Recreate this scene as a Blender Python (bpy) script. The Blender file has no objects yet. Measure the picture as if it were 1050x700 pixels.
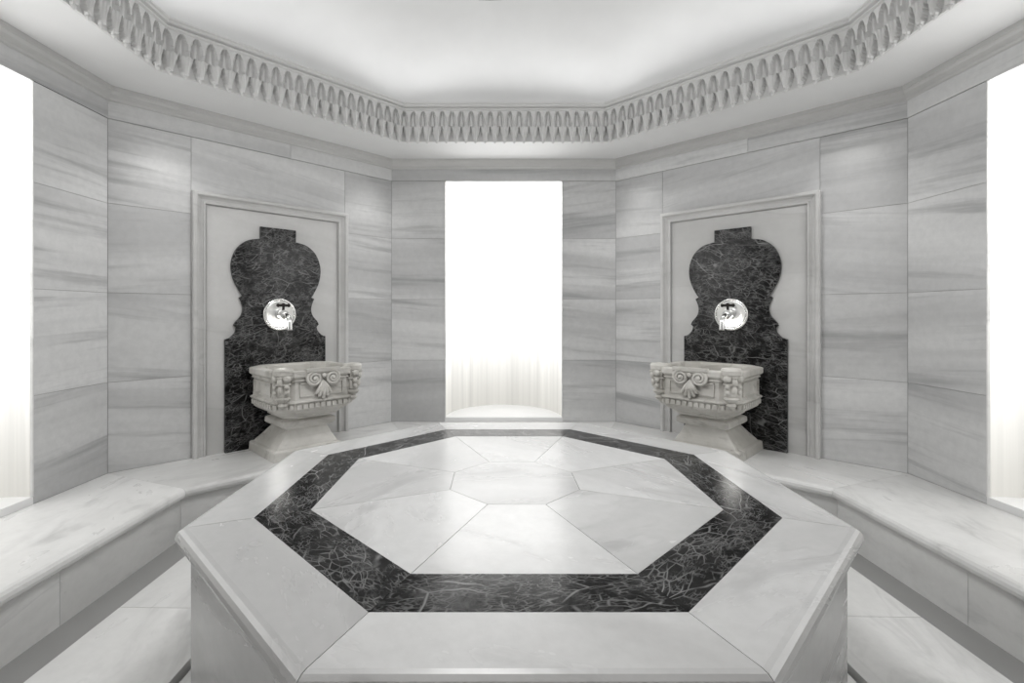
import bpy, math, random
from mathutils import Vector, Matrix
random.seed(7)
A=1.8
E=0.625*A
T8=math.tan(math.radians(22.5))
def H(h): return E+h*A      # height relative to eye (in a units)
BT=H(-.483)                 # bench top
RW=1.2071*A
scene=bpy.context.scene
scene.view_settings.view_transform='Standard'
try: scene.view_settings.look='None'
except: pass
scene.view_settings.exposure=0.32

# ---------------------------------------------------------------- materials
class NT:
    def __init__(s,name):
        s.m=bpy.data.materials.new(name); s.m.use_nodes=True
        s.t=s.m.node_tree; s.n=s.t.nodes; s.l=s.t.links
        s.b=s.n.get('Principled BSDF')
    def add(s,ty,**k):
        n=s.n.new(ty)
        for a,b in k.items():
            if a.startswith('i_'): n.inputs[a[2:].replace('_',' ')].default_value=b
            else: setattr(n,a,b)
        return n
    def link(s,a,b): s.l.new(a,b)
    def math(s,op,a,b=None,c=None,clamp=False):
        n=s.n.new('ShaderNodeMath'); n.operation=op; n.use_clamp=clamp
        for i,v in enumerate((a,b,c)):
            if v is None: continue
            if isinstance(v,(int,float)): n.inputs[i].default_value=v
            else: s.l.new(v,n.inputs[i])
        return n.outputs[0]
    def mr(s,v,a,b,c=0.0,d=1.0,smooth=False):
        n=s.n.new('ShaderNodeMapRange'); n.inputs[1].default_value=a; n.inputs[2].default_value=b
        n.inputs[3].default_value=c; n.inputs[4].default_value=d
        if smooth: n.interpolation_type='SMOOTHSTEP'
        s.l.new(v,n.inputs[0]); return n.outputs[0]
    def mix(s,f,a,b):
        n=s.n.new('ShaderNodeMix'); n.data_type='RGBA'
        for idx,v in ((0,f),(6,a),(7,b)):
            if isinstance(v,(int,float)): n.inputs[idx].default_value=v
            elif isinstance(v,tuple): n.inputs[idx].default_value=(*v,1)
            else: s.l.new(v,n.inputs[idx])
        return n.outputs[2]
    def lp(s,sc):
        a=s.add('ShaderNodeAttribute',attribute_name='lp')
        m=s.add('ShaderNodeMapping'); m.inputs['Scale'].default_value=sc
        s.link(a.outputs['Vector'],m.inputs['Vector']); return m.outputs[0]
    def noise(s,vec,scale,detail=5,rough=.5,dist=0.0):
        n=s.n.new('ShaderNodeTexNoise'); s.l.new(vec,n.inputs['Vector'])
        n.inputs['Scale'].default_value=scale; n.inputs['Detail'].default_value=detail
        n.inputs['Roughness'].default_value=rough; n.inputs['Distortion'].default_value=dist
        return n.outputs[0]

def white_marble(name,light,mid,dark,stretch=(.45,3.0,3.0),rough=.22,vein=.5,band=(.40,.62),dist=(.5,.8),streak=.55,spec=.5,s2=3.3):
    M=NT(name)
    v=M.lp(stretch)
    n1=M.noise(v,1.1,4,.55,dist[0])
    n2=M.noise(v,s2,5,.6,dist[1])
    n3=M.noise(M.lp((1,1,1)),26,3,.65)
    f=M.mr(n1,band[0],band[1],0,1,True)
    c=M.mix(f,mid,light)
    st=M.mr(n2,.50,.74,0,1,True)
    c=M.mix(M.math('MULTIPLY',st,streak),c,dark)
    av=M.math('ABSOLUTE',M.math('SUBTRACT',n1,.5))
    th=M.mr(av,.0,.018,1,0,True)
    msk=M.mr(n2,.42,.58,0,1,True)
    c=M.mix(M.math('MULTIPLY',M.math('MULTIPLY',th,msk),vein),c,tuple(x*.6 for x in dark))
    c=M.mix(M.mr(n3,.35,.7,0,.14),c,dark)
    ta=M.add('ShaderNodeAttribute',attribute_name='tone')
    hs=M.add('ShaderNodeHueSaturation'); M.link(c,hs.inputs['Color'])
    M.link(ta.outputs['Fac'],hs.inputs['Value'])
    M.link(hs.outputs[0],M.b.inputs['Base Color'])
    M.link(M.mr(n2,.3,.7,rough*.85,rough*1.3),M.b.inputs['Roughness'])
    M.b.inputs['Specular IOR Level'].default_value=spec
    return M.m
wallM=white_marble('wall_marble',(.69,.692,.692),(.53,.532,.535),(.25,.253,.26),stretch=(.22,3.3,3.3),rough=.34,vein=.14,dist=(.15,.25),streak=.60,band=(.36,.62),spec=.45)
benchM=white_marble('bench_marble',(.80,.80,.793),(.68,.68,.672),(.45,.45,.447),stretch=(.7,1.6,1.6),rough=.30,vein=.2,spec=.4)
tableM=white_marble('table_marble',(.63,.632,.63),(.50,.50,.498),(.32,.32,.32),stretch=(.6,1.8,1.8),rough=.24,vein=.18,band=(.36,.62),spec=.42,dist=(.3,.6),streak=.45)
panelM=white_marble('panel_marble',(.66,.657,.65),(.57,.568,.56),(.42,.42,.415),stretch=(.4,2,2),rough=.36,vein=.15,dist=(.2,.4),streak=.3)
basinM=white_marble('basin_marble',(.66,.645,.612),(.50,.487,.455),(.26,.25,.225),stretch=(1.5,3,3),rough=.36,vein=.3)

def dark_marble():
    M=NT('black_marble')
    v=M.lp((1,1,1))
    nd=M.add('ShaderNodeTexNoise'); M.link(v,nd.inputs['Vector']); nd.inputs['Scale'].default_value=3.5; nd.inputs['Detail'].default_value=3
    sub=M.add('ShaderNodeVectorMath',operation='SUBTRACT'); M.link(nd.outputs['Color'],sub.inputs[0]); sub.inputs[1].default_value=(.5,.5,.5)
    scl=M.add('ShaderNodeVectorMath',operation='SCALE'); M.link(sub.outputs[0],scl.inputs[0]); scl.inputs['Scale'].default_value=.12
    ad=M.add('ShaderNodeVectorMath',operation='ADD'); M.link(v,ad.inputs[0]); M.link(scl.outputs[0],ad.inputs[1])
    mp=M.add('ShaderNodeMapping'); mp.inputs['Scale'].default_value=(.6,1.6,1.0); mp.inputs['Rotation'].default_value=(0,0,.6); M.link(ad.outputs[0],mp.inputs['Vector'])
    tot=None
    for sc,w,amp in ((5,.016,1.0),(13,.035,.8),(30,.08,.65),(70,.16,.5)):
        vo=M.add('ShaderNodeTexVoronoi',feature='DISTANCE_TO_EDGE'); M.link(mp.outputs[0],vo.inputs['Vector']); vo.inputs['Scale'].default_value=sc
        e=M.mr(vo.outputs['Distance'],0,w,1,0,True)
        m=M.mr(M.noise(v,4+sc*.25,3,.6),.43,.62,0,amp,True)
        k=M.math('MULTIPLY',e,m)
        tot=k if tot is None else M.math('MAXIMUM',tot,k)
    cl=M.noise(v,8,6,.8,.4)
    c=M.mix(M.mr(cl,.46,.74,0,1,True),(.0025,.0025,.0027),(.07,.07,.07))
    c=M.mix(tot,c,(.23,.23,.23))
    M.link(c,M.b.inputs['Base Color'])
    M.b.inputs['Roughness'].default_value=.18
    M.b.inputs['Specular IOR Level'].default_value=.2
    return M.m
darkM=dark_marble()

def plain(name,col,rough=.6,metal=0,em=None,es=0):
    M=NT(name)
    tc=M.add('ShaderNodeTexCoord')
    n=M.noise(tc.outputs['Object'],6,2,.5)
    c=M.mix(n,tuple(x*.96 for x in col),tuple(min(1,x*1.03) for x in col))
    M.link(c,M.b.inputs['Base Color']); M.b.inputs['Roughness'].default_value=rough; M.b.inputs['Metallic'].default_value=metal
    if em: M.b.inputs['Emission Color'].default_value=(*em,1); M.b.inputs['Emission Strength'].default_value=es
    return M.m
plaster=plain('ceiling_plaster',(.85,.852,.852),.75)
stucco=plain('carved_stucco',(.76,.76,.755),.6)
grout=plain('grout',(.34,.34,.335),.9)
chrome=plain('polished_chrome',(.80,.80,.79),.14,1)
dishM=plain('brushed_dish',(.93,.93,.92),.32,.85)
brass=plain('dark_bronze',(.04,.037,.035),.3,1)
glintM=plain('tap_highlight_glow',(.9,.9,.9),.5,0,(1,.985,.95),14)  # self-lit material standing in for the bright highlight on the tap metal
ceilL=plain('lamp_diffuser',(.9,.9,.9),.5,0,(1,.98,.96),3)
rimM=plain('lamp_rim_metal',(.10,.10,.10),.4,.6)
wood=plain('door_wood',(.16,.09,.05),.45)
def window_mat():
    M=NT('backlit_onyx')
    g=M.add('ShaderNodeNewGeometry'); sp=M.add('ShaderNodeSeparateXYZ'); M.link(g.outputs['Position'],sp.inputs[0])
    z=sp.outputs['Z']
    mp=M.add('ShaderNodeMapping'); mp.inputs['Scale'].default_value=(14,14,.22); M.link(g.outputs['Position'],mp.inputs['Vector'])
    n=M.noise(mp.outputs[0],1.3,4,.6)
    hgt=M.mr(z,BT,BT+1.0*A,0,1)
    st=M.math('POWER',hgt,1.7)
    base=M.math('MULTIPLY_ADD',st,3.0,.41)  # falloff of light from above painted into the glow, dimmer towards the bottom
    st2=M.math('MULTIPLY',base,M.mr(n,.32,.68,.82,1.10))
    c=M.mix(M.mr(z,BT,BT+.5*A,0,1),(1,.975,.90),(1,.997,.985))
    M.link(c,M.b.inputs['Emission Color']); M.link(st2,M.b.inputs['Emission Strength'])
    M.b.inputs['Base Color'].default_value=(.22,.219,.213,1); M.b.inputs['Roughness'].default_value=.6
    return M.m
winM=window_mat()

# ---------------------------------------------------------------- mesh builder
class MB:
    def __init__(s): s.v=[];s.f=[];s.lp=[];s.tone=[];s.mi=[];s.sm=[]
    def newtile(s,ang=.12,flip=False,tone=.06):
        a=random.uniform(-ang,ang)+(math.pi/2 if flip else 0)
        return (a,Vector((random.uniform(-50,50),random.uniform(-50,50),random.uniform(-50,50))),1+random.uniform(-tone,tone))
    def add(s,verts,faces,tile=None,coords=None,mi=0,smooth=False):
        if tile is None: tile=s.newtile()
        o=len(s.v); a,off,tn=tile; ca,sa=math.cos(a),math.sin(a)
        cs=coords or [(p[0],p[2],p[1]) for p in verts]
        for p,c in zip(verts,cs):
            s.v.append(tuple(p)); s.lp.append((ca*c[0]-sa*c[1]+off.x, sa*c[0]+ca*c[1]+off.y, c[2]+off.z)); s.tone.append(tn)
        for f in faces: s.f.append([i+o for i in f]); s.mi.append(mi); s.sm.append(smooth)
    def box(s,x0,x1,y0,y1,z0,z1,tile=None,mi=0):
        v=[(x,y,z) for x in (x0,x1) for y in (y0,y1) for z in (z0,z1)]
        f=[(0,1,3,2),(4,6,7,5),(0,4,5,1),(2,3,7,6),(0,2,6,4),(1,5,7,3)]
        s.add(v,f,tile,None,mi)
    def loft(s,rings,close=True,cap0=True,cap1=True,tile=None,mi=0,smooth=False,coords=None):
        n=len(rings[0]); v=[p for r in rings for p in r]; f=[]
        for i in range(len(rings)-1):
            for j in range(n if close else n-1):
                k=(j+1)%n; f.append((i*n+j,i*n+k,(i+1)*n+k,(i+1)*n+j))
        if cap0: f.append(tuple(range(n))[::-1])
        if cap1: f.append(tuple((len(rings)-1)*n+j for j in range(n)))
        s.add(v,f,tile,coords,mi,smooth)
    def tube(s,path,rad,n=8,mi=0,tile=None):
        path=[Vector(p) for p in path]; rings=[]; prev=None
        for i,p in enumerate(path):
            d=(path[min(i+1,len(path)-1)]-path[max(i-1,0)]).normalized()
            if prev is None: u=d.orthogonal().normalized()
            else: u=(prev-d*prev.dot(d)).normalized()
            prev=u; w=d.cross(u); r=rad[i] if isinstance(rad,(list,tuple)) else rad
            rings.append([tuple(p+r*(math.cos(2*math.pi*j/n)*u+math.sin(2*math.pi*j/n)*w)) for j in range(n)])
        s.loft(rings,tile=tile,mi=mi,smooth=True)
    def sphere(s,c,r,sx=1,sy=1,sz=1,n=10,mi=0,tile=None):
        rings=[]
        for i in range(n+1):
            ph=-math.pi/2+math.pi*(i+.02)/(n+.04); 
            rings.append([(c[0]+r*sx*math.cos(ph)*math.cos(2*math.pi*j/n),c[1]+r*sy*math.cos(ph)*math.sin(2*math.pi*j/n),c[2]+r*sz*math.sin(ph)) for j in range(n)])
        s.loft(rings,tile=tile,mi=mi,smooth=True)
    def octseg(s,prof,k,fr=((-1,1),),gap=.0015,mi=0,ang=.3,flip=False,tone=.05,center=(0,0),smooth=False):
        th=math.radians(45*k); nx,ny=math.cos(th),math.sin(th); tx,ty=-ny,nx
        for a,b in fr:
            ti=s.newtile(ang,flip,tone); rings=[];cs=[]
            for e,sg in ((a,1),(b,-1)):
                ring=[]
                for r,z in prof:
                    ss=e*r*T8+sg*gap
                    ring.append((center[0]+r*nx+ss*tx,center[1]+r*ny+ss*ty,z)); cs.append((ss,r-z*.8,z))
                rings.append(ring)
            s.loft(rings,tile=ti,mi=mi,coords=cs,smooth=smooth)
    def obj(s,name,mats,parent=None,mat=None,bevel=0):
        me=bpy.data.meshes.new(name); me.from_pydata(s.v,[],s.f); 
        for m in mats: me.materials.append(m)
        a=me.attributes.new('lp','FLOAT_VECTOR','POINT'); a.data.foreach_set('vector',[c for p in s.lp for c in p])
        a=me.attributes.new('tone','FLOAT','POINT'); a.data.foreach_set('value',s.tone)
        me.polygons.foreach_set('material_index',s.mi); me.polygons.foreach_set('use_smooth',s.sm)
        me.update()
        import bmesh
        bm=bmesh.new(); bm.from_mesh(me); bmesh.ops.recalc_face_normals(bm,faces=bm.faces); bm.to_mesh(me); bm.free()
        ob=bpy.data.objects.new(name,me); scene.collection.objects.link(ob)
        if mat is not None: ob.matrix_world=mat
        if parent is not None: ob.parent=parent
        if bevel:
            b=ob.modifiers.new('b','BEVEL'); b.width=bevel; b.segments=2; b.limit_method='ANGLE'; b.angle_limit=math.radians(40)
        return ob
def empty(name,mat=None):
    e=bpy.data.objects.new(name,None); scene.collection.objects.link(e); e.empty_display_size=.1
    if mat is not None: e.matrix_world=mat
    return e
def wallmat(deg,r=RW):
    th=math.radians(deg); n=Vector((math.cos(th),math.sin(th),0)); y=-n; z=Vector((0,0,1)); x=y.cross(z)
    M=Matrix((x,y,z)).transposed().to_4x4(); M.translation=n*r; return M

# ---------------------------------------------------------------- walls
rows=[-.483,-.209,.062,.332,.588]
FR0,FR1=.588,.645
TOP=.678
g=.0012
WT=.05
names={90:'wall_back',135:'wall_back_left',45:'wall_back_right',180:'wall_left',0:'wall_right',225:'wall_front_left',315:'wall_front_right',270:'wall_front'}
half=.5*A
NW=.262*A
for deg,nm in names.items():
    mb=MB()
    if deg in (90,0,180,270): cols=[(-half,-NW),(NW,half)]
    else: cols=[(-half,-.275*A),(-.275*A,.28*A),(.28*A,half)]
    for ci,(x0,x1) in enumerate(cols):
        zz=[0,H(rows[0])]+[H(r) for r in rows[1:]]
        for i in range(len(zz)-1):
            mb.box(x0+g,x1-g,-WT,0,zz[i]+g,zz[i+1]-g,mb.newtile(.14,False,.09))
    for x0,x1 in ((-half,-.05*A),(-.05*A,half)) if deg not in(90,270) else ((-half,half),):
        mb.box(x0+g,x1-g,-WT,0.004,H(FR0)+g,H(FR1)+.02,mb.newtile(.05))
    for x0,x1 in (((-half-.02,-NW-.001),(NW+.001,half+.02)) if deg in (90,0,180,270) else ((-half-.02,half+.02),)):
        mb.box(x0,x1,-WT-.03,-.003,0,H(FR0),None,1)
    mb.box(-half-.02,half+.02,-WT-.03,-.003,H(FR0)+.004,H(TOP)+.01,None,1)
    mb.obj(nm,[wallM,grout],mat=wallmat(deg))

mb=MB()
def P(pts): return [(RW+dx,H(0)+z*A) for dx,z in pts]
prof=P([(.03,.640),(-.006,.640),(-.012,.643),(-.012,.650),(-.018,.653),(-.030,.659),(-.036,.666),(-.042,.668),(-.042,.682),(.03,.682)])
for k in range(8): mb.octseg(prof,k,gap=0)
mb.obj('trim_1',[panelM])

wi=1
for deg in (90,180,0):
    mb=MB()
    dep=.30*A; n=24; z0=H(-.464); z1=H(FR0)-.002
    def arc(z,sx=1): return [(-NW*math.cos(math.pi*i/n)*.998,-.008-dep*math.sin(math.pi*i/n),z) for i in range(n+1)]
    lev=[z0+(z1-z0)*i/6 for i in range(7)]
    mb.loft([arc(z) for z in lev],close=False,cap0=False,cap1=False,mi=0,smooth=True)
    fl=[(-NW,0.0,z0),(NW,0.0,z0)]+[p for p in reversed(arc(z0))]
    for zt,zb,mm in ((z0,z0-.06,2),(z1+.03,z1,1)):
        top=[(p[0],p[1],zt) for p in fl]; bot=[(p[0],p[1],zb) for p in fl]
        mb.loft([bot,top],mi=mm,tile=mb.newtile(.1))
    for sx in (-1,1):
        x0,x1=sorted((sx*NW*.988,sx*NW*1.0)); mb.box(x0,x1,-.010,.003,z0,z1,None,1)
    mb.obj('window_%d'%wi,[winM,benchM,plaster],mat=wallmat(deg)); wi+=1

mb=MB()
mb.box(-NW,NW,-.06,-.02,0,H(FR0),None,0)
for x in (-NW/2,NW/2):
    for z0_,z1_ in ((.15,.85),(1.0,1.75)):
        mb.box(x-NW*.34,x+NW*.34,-.02,-.008,z0_,z1_,None,0)
mb.box(-.004,.004,-.02,-.017,0,H(FR0),None,1)
for x in(-.06,.06): mb.tube([(x,-.02,.95),(x,.02,.95),(x,.02,1.1),(x,-.02,1.1)],.008,mi=1)
mb.obj('door_1',[wood,brass],mat=wallmat(270),bevel=.004)

# ---------------------------------------------------------------- ceiling (shallow round dome over the octagonal opening)
RM=1.207*.82*A
ZS=H(.678); ZM0=H(.690); ZM1=H(.822)
c=1/math.cos(math.radians(22.5))
RD=(RM+.14)*c
DH=.62
mb=MB()
soff=[(RW+.08,ZS),(RM+.02,ZM0),(RM+.02,ZM0+.03),(RW+.08,ZS+.05)]
for k in range(8): mb.octseg(soff,k,gap=0)
riser=[(RM+.02,ZM0),(RM+.005,ZM0),(RM+.005,ZM1+.006),(RM+.02,ZM1+.006)]
for k in range(8): mb.octseg(riser,k,gap=0)
ledge=[(RM-.06,ZM1+.008),(RD+.05,ZM1+.008),(RD+.05,ZM1-.01),(RM+.0,ZM1-.01)]
for k in range(8): mb.octseg(ledge,k,gap=0)
def octp(r,z,rot=22.5): return [(r*c*math.cos(math.radians(rot+45*i)),r*c*math.sin(math.radians(rot+45*i)),z) for i in range(8)]
dome=[]
for i in range(22):
    a=math.pi/2*i/21.5
    r=RD*math.cos(a)**.8; z=ZM1+DH*math.sin(a)
    dome.append([(r*math.cos(2*math.pi*j/96),r*math.sin(2*math.pi*j/96),z) for j in range(96)])
mb.loft(dome,cap0=False,cap1=True,smooth=True)
mb.obj('ceiling',[plaster])

# carved muqarnas band: shell niches over a row of hanging pointed leaves
mb=MB()
NU=21; SU=14; NVv=36
def disp(u,v):
    if v<.40:
        x=abs(u-.5); t=v/.40; w=.05+.44*t**.65
        if x<w:
            q=math.sqrt(max(0,1-(x/w)**2)); d=.008+.030*q+.010*t
            d+=.006*math.exp(-(x/.045)**2)-.008*math.exp(-((x-.24)/.05)**2)*t
        else: d=.0
    elif v<.84:
        t=(v-.40)/.42
        x=abs(((u+.5)%1)-.5); w=.46*(max(0,1-t**1.7))**.5 if t<1 else 0
        if x<w:
            q=math.sqrt(max(0,1-(x/w)**2)); d=.046-.030*q*(1-t*.4)
            # small leaf inside each niche
            wl=.20*(1-t)+.02
            if x<wl: d+=.020*math.sqrt(1-(x/wl)**2)
        else: d=.050
    else:
        t=(v-.84)/.16
        d=.060 if t<.4 else (.048 if t<.6 else .066)
    return d
for k in range(8):
    th=math.radians(45*k); nx,ny=math.cos(th),math.sin(th); tx,ty=-ny,nx
    vs=[];fs=[]
    NC=NU*SU
    for j in range(NVv+1):
        v=j/NVv; z=ZM0-.004+(ZM1-ZM0+.006)*v
        for i in range(NC+1):
            U=i/NC; d=disp((U*NU)%1.0 if i<NC else .999,v)
            r=RM-d; ss=(2*U-1)*r*T8
            vs.append((r*nx+ss*tx,r*ny+ss*ty,z))
    for j in range(NVv):
        for i in range(NC):
            a=j*(NC+1)+i; fs.append((a,a+1,a+NC+2,a+NC+1))
    mb.add(vs,fs,None)
    for i in range(NU):
        U=(i+.5)/NU; r=RM-.020; ss=(2*U-1)*r*T8; cx,cy=r*nx+ss*tx,r*ny+ss*ty
        rr=[(.002,-.024),(.009,-.018),(.011,-.010),(.008,-.004),(.015,.004),(.015,.014)]
        mb.loft([[(cx+q*math.cos(a*math.pi/3),cy+q*math.sin(a*math.pi/3),ZM0+zz) for a in range(6)] for q,zz in rr])
    mb.octseg([(RM+.01,ZM0-.005),(RM-.004,ZM0-.005),(RM-.004,ZM0+.003),(RM+.01,ZM0+.003)],k,gap=0)
    mb.octseg([(RM-.01,ZM1+.0),(RM-.066,ZM1+.0),(RM-.074,ZM1+.006),(RM-.074,ZM1+.014),(RM-.01,ZM1+.014)],k,gap=0)
mb.obj('muqarnas_cornice',[stucco])

# round hanging ceiling lamp
mb=MB()
RL=.20*A; LX=-.05*A
def circ(r,z,n=48): return [(LX+r*math.cos(2*math.pi*i/n),r*math.sin(2*math.pi*i/n),z) for i in range(n)]
zl=H(.752); ZC=ZM1+DH-.02
mb.loft([circ(.02,zl+.055),circ(RL*.8,zl+.05),circ(RL,zl+.03),circ(RL,zl),circ(RL-.012,zl-.004),circ(RL-.02,zl+.002)],cap0=True,cap1=False,mi=0)
mb.loft([circ(RL-.02,zl+.002),circ(RL*.5,zl),circ(.01,zl-.001)],cap0=False,mi=1)
mb.loft([circ(.012,zl+.05,12),circ(.012,ZC+.01,12)],mi=0)
mb.loft([circ(.05,ZC-.005,16),circ(.06,ZC+.03,16)],mi=0)
mb.obj('ceiling_lamp',[rimM,ceilL])

# ---------------------------------------------------------------- bench
mb=MB()
RB=.905*A
def nose(r,zt,t,n=6):
    rad=t/2
    return [(r+rad+rad*math.cos(math.pi/2+math.pi*i/n),zt-rad+rad*math.sin(math.pi/2+math.pi*i/n)) for i in range(n+1)]
pr=[(RW-.001,BT)]+nose(RB-.03,BT,.05)+[(RB+.0,BT-.05),(RW-.001,BT-.05)]
for k in range(8):
    mb.octseg(pr,k,fr=((-1,-.02),(-.02,1)) if k%2 else ((-1,1),),ang=.25,tone=.03,gap=.0008)
fc=[(RB+.004,BT-.052),(RB+.03,BT-.052),(RB+.03,0.0),(RB+.004,0.0)]
for k in range(8): mb.octseg(fc,k,fr=((-1,0),(0,1)),ang=.2,tone=.04,gap=.0008)
core=[(RB+.012,BT-.006),(RW-.03,BT-.006),(RW-.03,0.0),(RB+.012,0.0)]
for k in range(8): mb.octseg(core,k,gap=0,mi=1)
mb.obj('marble_bench',[benchM,grout])

# ---------------------------------------------------------------- floor
mb=MB()
mb.loft([octp(RW+.1,-.06),octp(RW+.1,-.0)],mi=1,tile=mb.newtile())
RG=.80*A
RI=.565*A
zf=E-.597*A
fl=[(RI,zf),(RG,zf),(RG,.0),(RI,.0)]
for k in range(8): mb.octseg(fl,k,fr=((-1,-.05),(-.05,1)),ang=.3,tone=.04,gap=.0008)
fl=[(.3,zf-.012),(RI-.02,zf-.012),(RI-.02,.0),(.3,.0)]
for k in range(8): mb.octseg(fl,k,ang=.3,tone=.04)
mb.obj('floor',[benchM,grout])

# ---------------------------------------------------------------- octagonal heated platform
tb=empty('octagonal_marble_platform')
ZT=H(-.334)
RO=.5335*A; R1=.4318*A; R2=.351*A; R3=.123*A
tt=.055
mb=MB()
pr=[(R1,ZT)]+[(r,z) for r,z in reversed([(RO-(tt/2)+ (tt/2)*math.cos(a),ZT-tt/2+(tt/2)*math.sin(a)) for a in [ -math.pi/2+math.pi*i/8 for i in range(9)]])]+[(R1,ZT-tt)]
for k in range(8): mb.octseg(pr,k,ang=.5,tone=.05,gap=.0009)
for k in range(8):
    mb.octseg([(R3,ZT),(R2,ZT),(R2,ZT-.03),(R3,ZT-.03)],k,ang=1.2,tone=.09,gap=.0009)
mb.loft([octp(R3-.0015,ZT-.03),octp(R3-.0015,ZT)],tile=mb.newtile(1,False,.05),coords=[(p[0],p[1],p[2]) for p in octp(R3,0)*2])
for k in range(8):
    mb.octseg([(.02,ZT-.006),(RO-.05,ZT-.006),(RO-.05,ZT-.05),(.02,ZT-.05)],k,gap=0,mi=1)
mb.obj('platform_top',[tableM,grout],parent=tb)
mb=MB()
for k in range(8): mb.octseg([(R2+.001,ZT+.0002),(R1-.001,ZT+.0002),(R1-.001,ZT-.03),(R2+.001,ZT-.03)],k,ang=.6,gap=.0006)
mb.obj('platform_inlay',[darkM],parent=tb)
mb=MB()
RBs=RO-.036
for k in range(8): mb.octseg([(RBs-.03,ZT-tt),(RBs,ZT-tt),(RBs,0),(RBs-.03,0)],k,ang=.2,gap=.001)
mb.loft([octp(RBs-.02,0.002),octp(RBs-.02,ZT-tt)],mi=1)
mb.obj('platform_base',[tableM,grout],parent=tb)

# ---------------------------------------------------------------- basin alcove items
def catmull(pts,n=5):
    out=[]
    for i in range(len(pts)-1):
        p0=pts[max(i-1,0)];p1=pts[i];p2=pts[i+1];p3=pts[min(i+2,len(pts)-1)]
        for j in range(n):
            t=j/n
            out.append(tuple(.5*((2*p1[q])+(-p0[q]+p2[q])*t+(2*p0[q]-5*p1[q]+4*p2[q]-p3[q])*t*t+(-p0[q]+3*p1[q]-3*p2[q]+p3[q])*t**3) for q in (0,1)))
    out.append(pts[-1]); return out

def panel(deg):
    W=wallmat(deg); W.translation.z=BT
    root=empty('basin_surround_panel',W)
    mb=MB(); T=.891*A; w0=.279*A
    def U(ins,y): w=w0-ins; t=T-ins; return [(-w,y,0),(-w,y,t),(w,y,t),(w,y,0)]
    rings=[U(0,0),U(0,.040),(U(.006,.046)),U(.020,.046),U(.026,.040),U(.030,.030),U(.044,.022),U(.056,.022),U(.060,.030),U(.068,.030),U(.072,.012),U(.076,.012)]
    mb.loft(rings,close=False,cap0=False,cap1=False,tile=mb.newtile(.1))
    w=w0-.070; t=T-.070
    mb.add([(-w,.012,0),(w,.012,0),(w,.012,t),(-w,.012,t)],[(0,1,2,3)],mb.newtile(.3))
    mb.obj('panel_frame',[panelM],parent=root)
    up=[(.064,.797),(.064,.752)]
    c1=catmull([(.070,.752),(.108,.742),(.140,.716),(.158,.678),(.162,.640),(.154,.600),(.136,.563),(.124,.545)],5)
    c2=catmull([(.136,.538),(.128,.520),(.124,.498),(.130,.474),(.148,.452),(.154,.440)],5)
    c3=catmull([(.146,.432),(.150,.415),(.166,.398),(.182,.392)],4)
    out=up+c1+c2+c3+[(.182,.0)]
    out=[(x*A,z*A) for x,z in out]
    poly=out+[(-x,z) for x,z in reversed(out)]
    mb=MB()
    mb.loft([[(x,.012,z) for x,z in poly],[(x,.030,z) for x,z in poly],[(x*.992,.034,z-.003 if z>.1 else z) for x,z in poly]],tile=mb.newtile(.5))
    mb.obj('basin_backsplash',[darkM],parent=root)
    mb=MB(); zc=.478*A; y0=.034; R=.060*A
    def cz(r,y,n=32): return [(r*math.cos(2*math.pi*i/n),y,zc+r*math.sin(2*math.pi*i/n)) for i in range(n)]
    mb.loft([cz(R,y0),cz(R,y0+.016),cz(R*.96,y0+.022),cz(R*.88,y0+.022),cz(R*.84,y0+.014)],cap0=False,cap1=False,mi=0,smooth=True)
    mb.loft([cz(R*.84,y0+.014),cz(R*.78,y0+.018),cz(R*.72,y0+.010),cz(R*.50,y0+.004),cz(R*.34,y0+.008),cz(.022,y0+.014)],cap0=False,cap1=True,mi=1,smooth=True)
    mb.tube([(R*.60*math.cos(2*math.pi*i/32),y0+.014,zc+R*.60*math.sin(2*math.pi*i/32)) for i in range(19,30)],.008,mi=2)  # glowing arc painted in as the highlight on the dish
    mb.loft([cz(.032,y0+.004,24),cz(.032,y0+.014,24),cz(.022,y0+.020,24),cz(.020,y0+.05,24),cz(.030,y0+.055,24),cz(.030,y0+.088,24),cz(.016,y0+.098,24)],mi=0,smooth=False)
    mb.tube([(0,y0+.07,zc-.01),(0,y0+.12,zc-.004),(0,y0+.155,zc-.018),(0,y0+.170,zc-.05),(0,y0+.170,zc-.090),(0,y0+.170,zc-.100)],[.017,.015,.015,.016,.018,.021],mi=0,n=12)
    mb.tube([(0,y0+.07,zc+.01),(0,y0+.075,zc+.055)],.009,mi=3)
    mb.tube([(-.030,y0+.075,zc+.060),(.030,y0+.075,zc+.060)],.009,mi=3)
    mb.sphere((-.034,y0+.075,zc+.060),.012,mi=3); mb.sphere((.034,y0+.075,zc+.060),.012,mi=3); mb.sphere((0,y0+.075,zc+.062),.014,mi=3)
    mb.obj('water_tap',[chrome,dishM,glintM,brass],parent=root)

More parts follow.
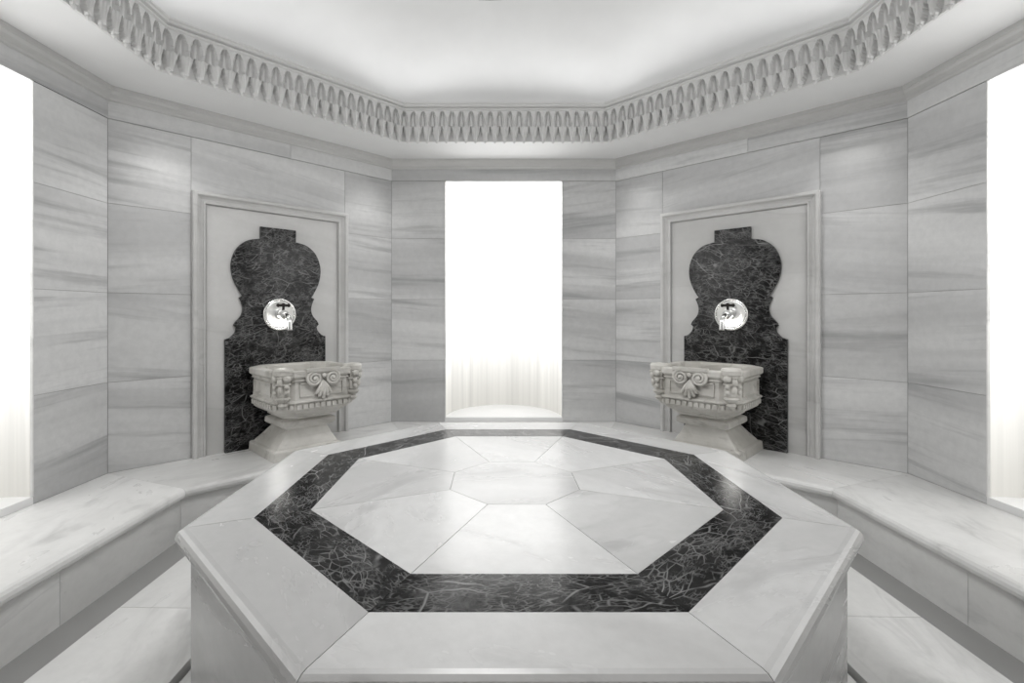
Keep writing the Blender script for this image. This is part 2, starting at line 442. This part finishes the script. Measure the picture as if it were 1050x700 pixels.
BOXF=[(0,1,3,2),(4,6,7,5),(0,4,5,1),(2,3,7,6),(0,2,6,4),(1,5,7,3)]
def basin(deg):
    W=wallmat(deg); W.translation.z=BT
    root=empty('marble_wash_basin',W)
    sx=-1 if deg==135 else 1
    mb=MB(); ti=mb.newtile(.3)
    ped=[(.208,0,.252),(.208,.052,.252),(.201,.058,.252),(.188,.060,.254),(.184,.070,.256),(.172,.088,.262),(.154,.114,.268),(.138,.142,.276),(.126,.162,.282),(.124,.172,.286),(.148,.176,.290),(.160,.186,.290),(.160,.214,.290),(.150,.222,.294),(.134,.228,.298),(.134,.262,.302)]
    rings=[]
    for h,z,yc in ped:
        ox=sx*(.012+.028*z/.27); rings.append([(ox-h,yc-h,z),(ox+h,yc-h,z),(ox+h,yc+h,z),(ox-h,yc+h,z)])
    mb.loft(rings,tile=ti)
    mb.obj('basin_pedestal',[basinM],parent=root,bevel=.003)
    mb=MB(); ti=mb.newtile(.3); yc=.318; K=.93; xc=sx*.045
    CH=.36   # corner chamfer as a share of the half width
    def ring(r,z,ch=CH):
        h=r*K; q=h*(1-ch)
        return [(xc+x,yc+y,z) for x,y in ((h,-q),(h,q),(q,h),(-q,h),(-h,q),(-h,-q),(-q,-h),(q,-h))]
    bowl=[(.145,.246),(.182,.250),(.195,.258),(.195,.270),(.228,.284),(.256,.302),(.266,.312),(.266,.318),(.270,.322),(.270,.358),(.281,.362),(.287,.370),(.281,.378),(.271,.382),(.265,.45),(.265,.496),(.276,.500),(.276,.508),(.270,.512),(.286,.524),(.290,.530),(.290,.560),(.284,.566),(.236,.566),(.228,.556),(.220,.50),(.205,.45),(.15,.42),(.03,.412)]
    mb.loft([ring(r,z) for r,z in bowl],tile=ti)
    for i in range(8):
        an=math.radians(45*i); nx,ny=math.cos(an),math.sin(an); tx,ty=-ny,nx
        def face(r):
            h=r*K
            return (h,h*(1-CH)) if i%2==0 else (h*(2-CH)/math.sqrt(2),h*CH/math.sqrt(2))
        d0,hw=face(.270); nd_=9 if i%2==0 else 4
        for j in range(nd_):
            s_=(-1+2*(j+.5)/nd_)*hw; q=[]
            for rr in (d0-.004,d0+.012):
                for ss in (s_-hw/nd_*.6,s_+hw/nd_*.6):
                    for z in (.327,.355): q.append((xc+rr*nx+ss*tx,yc+rr*ny+ss*ty,z))
            mb.add(q,BOXF,ti)
        if i%2==0:
            d1,hw=face(.266)
            for s0,s1,za,zb in ((-.86,.86,.400,.407),(-.86,.86,.481,.488),(-.86,-.81,.400,.488),(.81,.86,.400,.488)):
                q=[]
                for rr in (d1-.006,d1+.010):
                    for ss in (s0*hw,s1*hw):
                        for z in (za,zb): q.append((xc+rr*nx+ss*tx,yc+rr*ny+ss*ty,z))
                mb.add(q,BOXF,ti)
    # fluted columns with leaf capitals on the two front corners
    for ang in (45,135):
        a=math.radians(ang); R=K*.268*(2-CH)/math.sqrt(2)+.018; cx,cy=xc+R*math.cos(a),yc+R*math.sin(a)
        pr=[(.004,.335,0),(.018,.340,0),(.030,.356,0),(.018,.372,0),(.034,.384,.0),(.042,.398,0),(.030,.410,0),(.036,.418,.10),(.036,.466,.12),(.034,.480,.12),(.045,.483,0),(.045,.492,0),(.034,.497,.1),(.044,.514,.18),(.057,.534,.18),(.046,.540,0),(.055,.545,0),(.057,.572,0),(.050,.584,0),(.01,.590,0)]
        mb.loft([[(cx+r*(1+am*math.cos(8*2*math.pi*j/32))*math.cos(2*math.pi*j/32),cy+r*(1+am*math.cos(8*2*math.pi*j/32))*math.sin(2*math.pi*j/32),z) for j in range(32)] for r,z,am in pr],tile=ti)
        nx,ny=math.cos(a),math.sin(a); tx,ty=-ny,nx
        for sg in (-1,1):
            for zq,rq in ((.524,.023),(.474,.016),(.438,.015)):
                mb.sphere((cx+.026*nx+sg*.034*tx,cy+.026*ny+sg*.034*ty,zq),rq,n=8,tile=ti)
        mb.sphere((cx+.044*nx,cy+.044*ny,.505),.016,1,1,1.5,n=8,tile=ti)
        mb.sphere((cx+.038*nx,cy+.038*ny,.455),.015,1,1,1.7,n=8,tile=ti)
    yf=yc+.272*K
    for sg in (-1,1):
        path=[];rad=[]
        for i in range(50):
            t=i/49; a=math.pi*.5-t*math.pi*4.6; r=.046*(1-t*.88)
            path.append((xc+sg*(.056+r*math.cos(a)),yf+.018+.012*t,.512+r*math.sin(a))); rad.append(.0115*(1-.5*t))
        mb.tube([(xc,yf+.018,.556),(xc+sg*.03,yf+.018,.558)]+path,[.0115,.0115]+rad,n=8,tile=ti)
        mb.sphere((xc+sg*.056,yf+.028,.512),.013,n=8,tile=ti)
    for i in range(5):
        a=math.radians(-90+(i-2)*14)
        L=.115-.012*abs(i-2)
        p=[(xc,yf+.008,.50),(xc+.5*L*math.cos(a),yf+.022,.50+.5*L*math.sin(a)),(xc+L*math.cos(a),yf+.018,.50+L*math.sin(a)),(xc+1.1*L*math.cos(a),yf+.008,.50+1.1*L*math.sin(a))]
        mb.tube(p,[.006,.012,.011,.003],n=8,tile=ti)
    mb.sphere((xc,yf+.024,.530),.015,n=8,tile=ti)
    mb.box(xc-.105,xc+.105,yf-.004,yf+.030,.556,.576,ti)
    mb.v=[(x,y,.250+(z-.258)*.93) for x,y,z in mb.v]
    mb.obj('basin_bowl',[basinM],parent=root,bevel=.002)
for d in (135,45):
    panel(d); basin(d)

# ---------------------------------------------------------------- lights
def area(name,loc,size,power,col=(1,1,.995),size2=None,direction=None):
    l=bpy.data.lights.new(name,'AREA'); l.energy=power; l.color=col; l.size=size
    if size2: l.shape='RECTANGLE'; l.size_y=size2
    o=bpy.data.objects.new(name,l); o.location=loc
    if direction is not None:
        o.rotation_euler=Vector(direction).to_track_quat('-Z','Y').to_euler()
    scene.collection.objects.link(o); return o
l=area('ceiling_lamp_light',(LX,0,zl-.01),RL*1.8,14); l.data.shape='DISK'
for k in range(8):
    th=math.radians(45*k); r=RM+.02
    o=area('added_cove_uplight',(r*math.cos(th),r*math.sin(th),ZM1+.03),.08,1.35,size2=2*r*T8*.92)  # unseen uplight added to brighten the ceiling
    z=Vector((.95*math.cos(th),.95*math.sin(th),-1)).normalized(); y=Vector((-math.sin(th),math.cos(th),0)); x=y.cross(z)
    o.rotation_euler=Matrix((x,y,z)).transposed().to_euler()
for deg in (135,45):
    W=wallmat(deg)
    for t in (-.37,.37):
        p=W@Vector((t*A,.22,0))
        s=bpy.data.lights.new('wall_downlight_light','SPOT'); s.energy=8; s.spot_size=math.radians(95); s.spot_blend=1; s.shadow_soft_size=.09; s.color=(1,.99,.97)
        o=bpy.data.objects.new('wall_downlight_light',s); o.location=(p.x,p.y,H(.665)); scene.collection.objects.link(o)
w=bpy.data.worlds.new('world'); scene.world=w; w.use_nodes=True
w.node_tree.nodes['Background'].inputs[0].default_value=(.9,.9,.9,1); w.node_tree.nodes['Background'].inputs[1].default_value=.3

# ---------------------------------------------------------------- camera
cam=bpy.data.cameras.new('camera'); co=bpy.data.objects.new('camera',cam); scene.collection.objects.link(co)
cam.sensor_width=36; cam.lens=503/1050*36; cam.shift_x=17/1050; cam.shift_y=-29/1050; cam.clip_start=.02
co.location=(-.037*A,-.98*A,E); co.rotation_euler=(math.pi/2,0,0)
scene.camera=co
